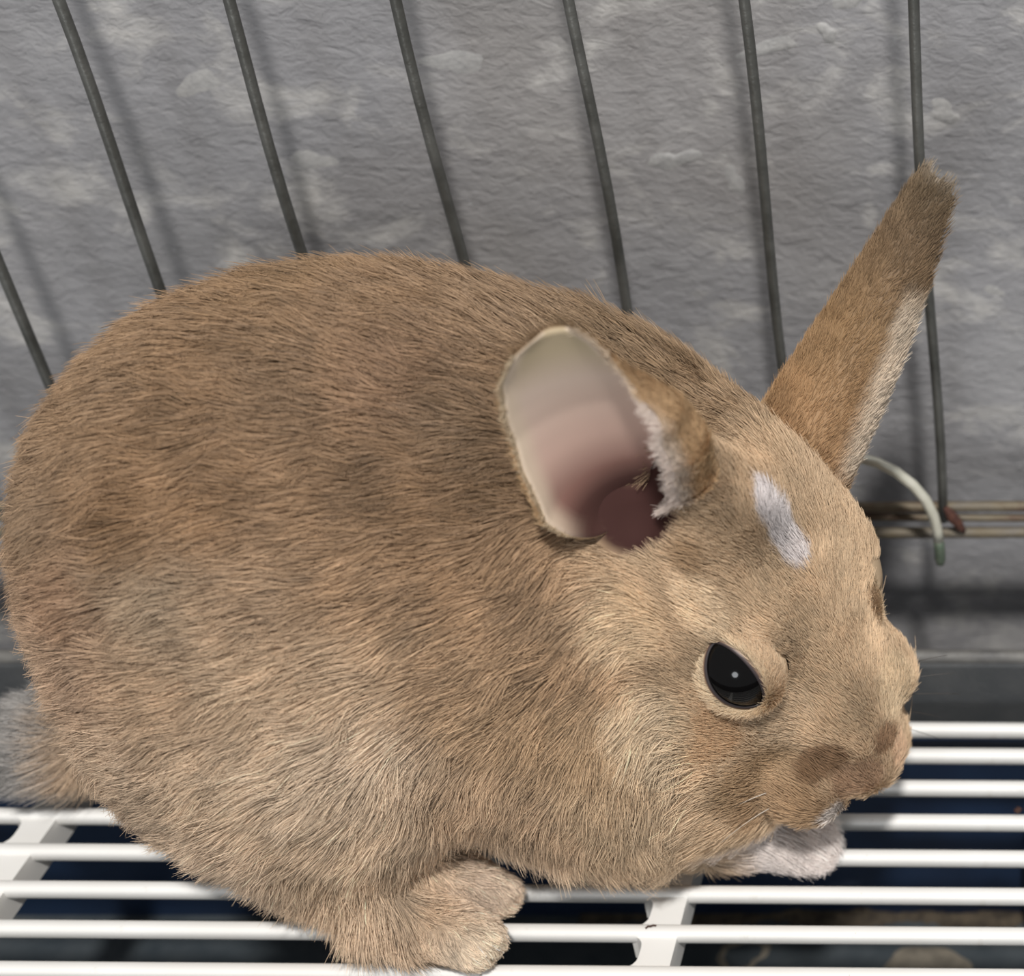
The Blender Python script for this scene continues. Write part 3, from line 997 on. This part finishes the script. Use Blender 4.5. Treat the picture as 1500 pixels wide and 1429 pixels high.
# near ear: swung out towards the viewer, its cup open to the left
def near_in(s, q):
    c = lerp_c([(0, (66, 43, 40)), (.18, (84, 56, 51)), (.28, (148, 110, 100)), (.45, (204, 172, 158)), (.75, (216, 194, 178)), (.9, (196, 178, 148)), (1, (184, 166, 136))], s)  # dark stops at the base paint the shade deep in the canal
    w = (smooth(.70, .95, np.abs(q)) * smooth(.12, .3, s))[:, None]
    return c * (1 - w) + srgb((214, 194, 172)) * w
def near_out(s, q):
    c = lerp_c([(0, (214, 184, 148)), (.4, (210, 178, 138)), (.8, (184, 152, 116)), (1, (160, 134, 104))], s)
    w = smooth(.86, .99, q)[:, None] * smooth(.75, .5, s)[:, None]
    return c * (1 - w) + srgb((222, 206, 190)) * w
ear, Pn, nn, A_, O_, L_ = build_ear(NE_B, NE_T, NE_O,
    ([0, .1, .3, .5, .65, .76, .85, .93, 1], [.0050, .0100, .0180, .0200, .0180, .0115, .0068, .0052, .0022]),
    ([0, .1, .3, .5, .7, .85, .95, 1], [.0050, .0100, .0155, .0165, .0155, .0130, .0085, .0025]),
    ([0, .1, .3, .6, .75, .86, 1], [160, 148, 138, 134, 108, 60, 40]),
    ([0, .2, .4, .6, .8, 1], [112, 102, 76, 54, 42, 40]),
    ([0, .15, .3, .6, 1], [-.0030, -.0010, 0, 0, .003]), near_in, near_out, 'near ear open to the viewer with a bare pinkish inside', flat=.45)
fringe(Pn, nn, ear, .10, .72, 1, 2800, .0034, (226, 212, 202), 1.0)
fringe(Pn, nn, ear, .2, .95, -1, 1500, .0018, (214, 196, 168), .8)
fringe(Pn, nn, ear, .70, .99, 1, 700, .0022, (226, 208, 186), .8)

# far ear: upright, seen from behind
def far_out(s, q):
    c = lerp_c([(0, (206, 172, 134)), (.2, (182, 146, 108)), (.5, (158, 128, 94)), (.8, (130, 108, 84)), (.95, (120, 102, 80)), (1, (150, 136, 118))], s)
    w = smooth(.42, .62, q)[:, None] * smooth(.72, .60, s)[:, None] * smooth(.02, .12, s)[:, None]
    return c * (1 - w) + srgb((226, 208, 186)) * w
def far_in(s, q):
    return lerp_c([(0, (150, 108, 98)), (.5, (200, 168, 152)), (1, (190, 168, 146))], s)
FE_B = (-.0730, .3060, .1100); FE_T = (-.0290, .3270, .1760)
ear, Pf, nf, A_, O_, L_ = build_ear(FE_B, FE_T, (.62, .78, -.1),
    ([0, .15, .35, .6, .8, .93, .98, 1], [.0134, .0124, .0110, .0088, .0070, .0058, .0048, .0034]),
    ([0, .15, .35, .6, .8, .93, .98, 1], [.0134, .0124, .0110, .0088, .0070, .0058, .0048, .0034]),
    ([0, .2, .5, .8, 1], [165, 140, 120, 90, 60]),
    ([0, .2, .5, .8, 1], [165, 130, 100, 75, 60]),
    ([0, .5, 1], [0, 0, 0]), far_in, far_out, 'far upright ear seen from behind, darker towards its tip')
fringe(Pf, nf, ear, .08, .70, 1, 1800, .0034, (226, 210, 190), .7)

# ---------------------------------------------------------------- whiskers
m_whisk = plain('whisker', lin(60, 52, 46), .4)
m_whisk2 = plain('pale_whisker', lin(196, 186, 172), .4)
def whisker(p, d, l, sag, mat):
    p = np.array(p); d = unit(np.array(d)); pts = []
    for i in range(7):
        t = i / 6
        pts.append(p + d * l * t + np.array((0, 0, -sag)) * t * t)
    v, f_ = tube(pts, [.00012 * (1 - .8 * i / 6) + .00002 for i in range(7)], 5)
    mesh_obj('whisker', v, f_, mat, body)
for i in range(5):
    whisker(hp(.050 + .004 * i, -.016, .002 - .004 * i), (.9 - .05 * i, .15, .30 - .16 * i), .015 + .002 * (i % 3), .002, m_whisk)
for i in range(2):
    whisker(hp(.060 + .004 * i, .021, -.008 - .002 * i), (-.75, -.35, .05 - .2 * i), .016, .004, m_whisk2)

# ---------------------------------------------------------------- small bits lying on the grate
crumb('crumb', (-.0128, .3020, .0010), (.0011, .0009, .0008), 'dark brown crumb on a white rod at the right edge, left one of two')
crumb('crumb', (-.0100, .3020, .0010), (.0011, .0009, .0008), 'dark brown crumb on a white rod at the right edge, right one of two')
pts = [(-.1062, .2622, .0004), (-.1056, .2628, .0006), (-.1050, .2626, .0007), (-.1044, .2630, .0007), (-.1036, .2630, .0005)]
v, f_ = tube([(p[0] + .105, p[1] - .2625, p[2]) for p in pts], .00022, 6)
o = mesh_obj('stray_hair', v, f_, m_crumb); o.location = (-.105, .2625, 0)
tag(o, 'tiny dark curled hair lying where the white rod crosses the strut', 'hair')
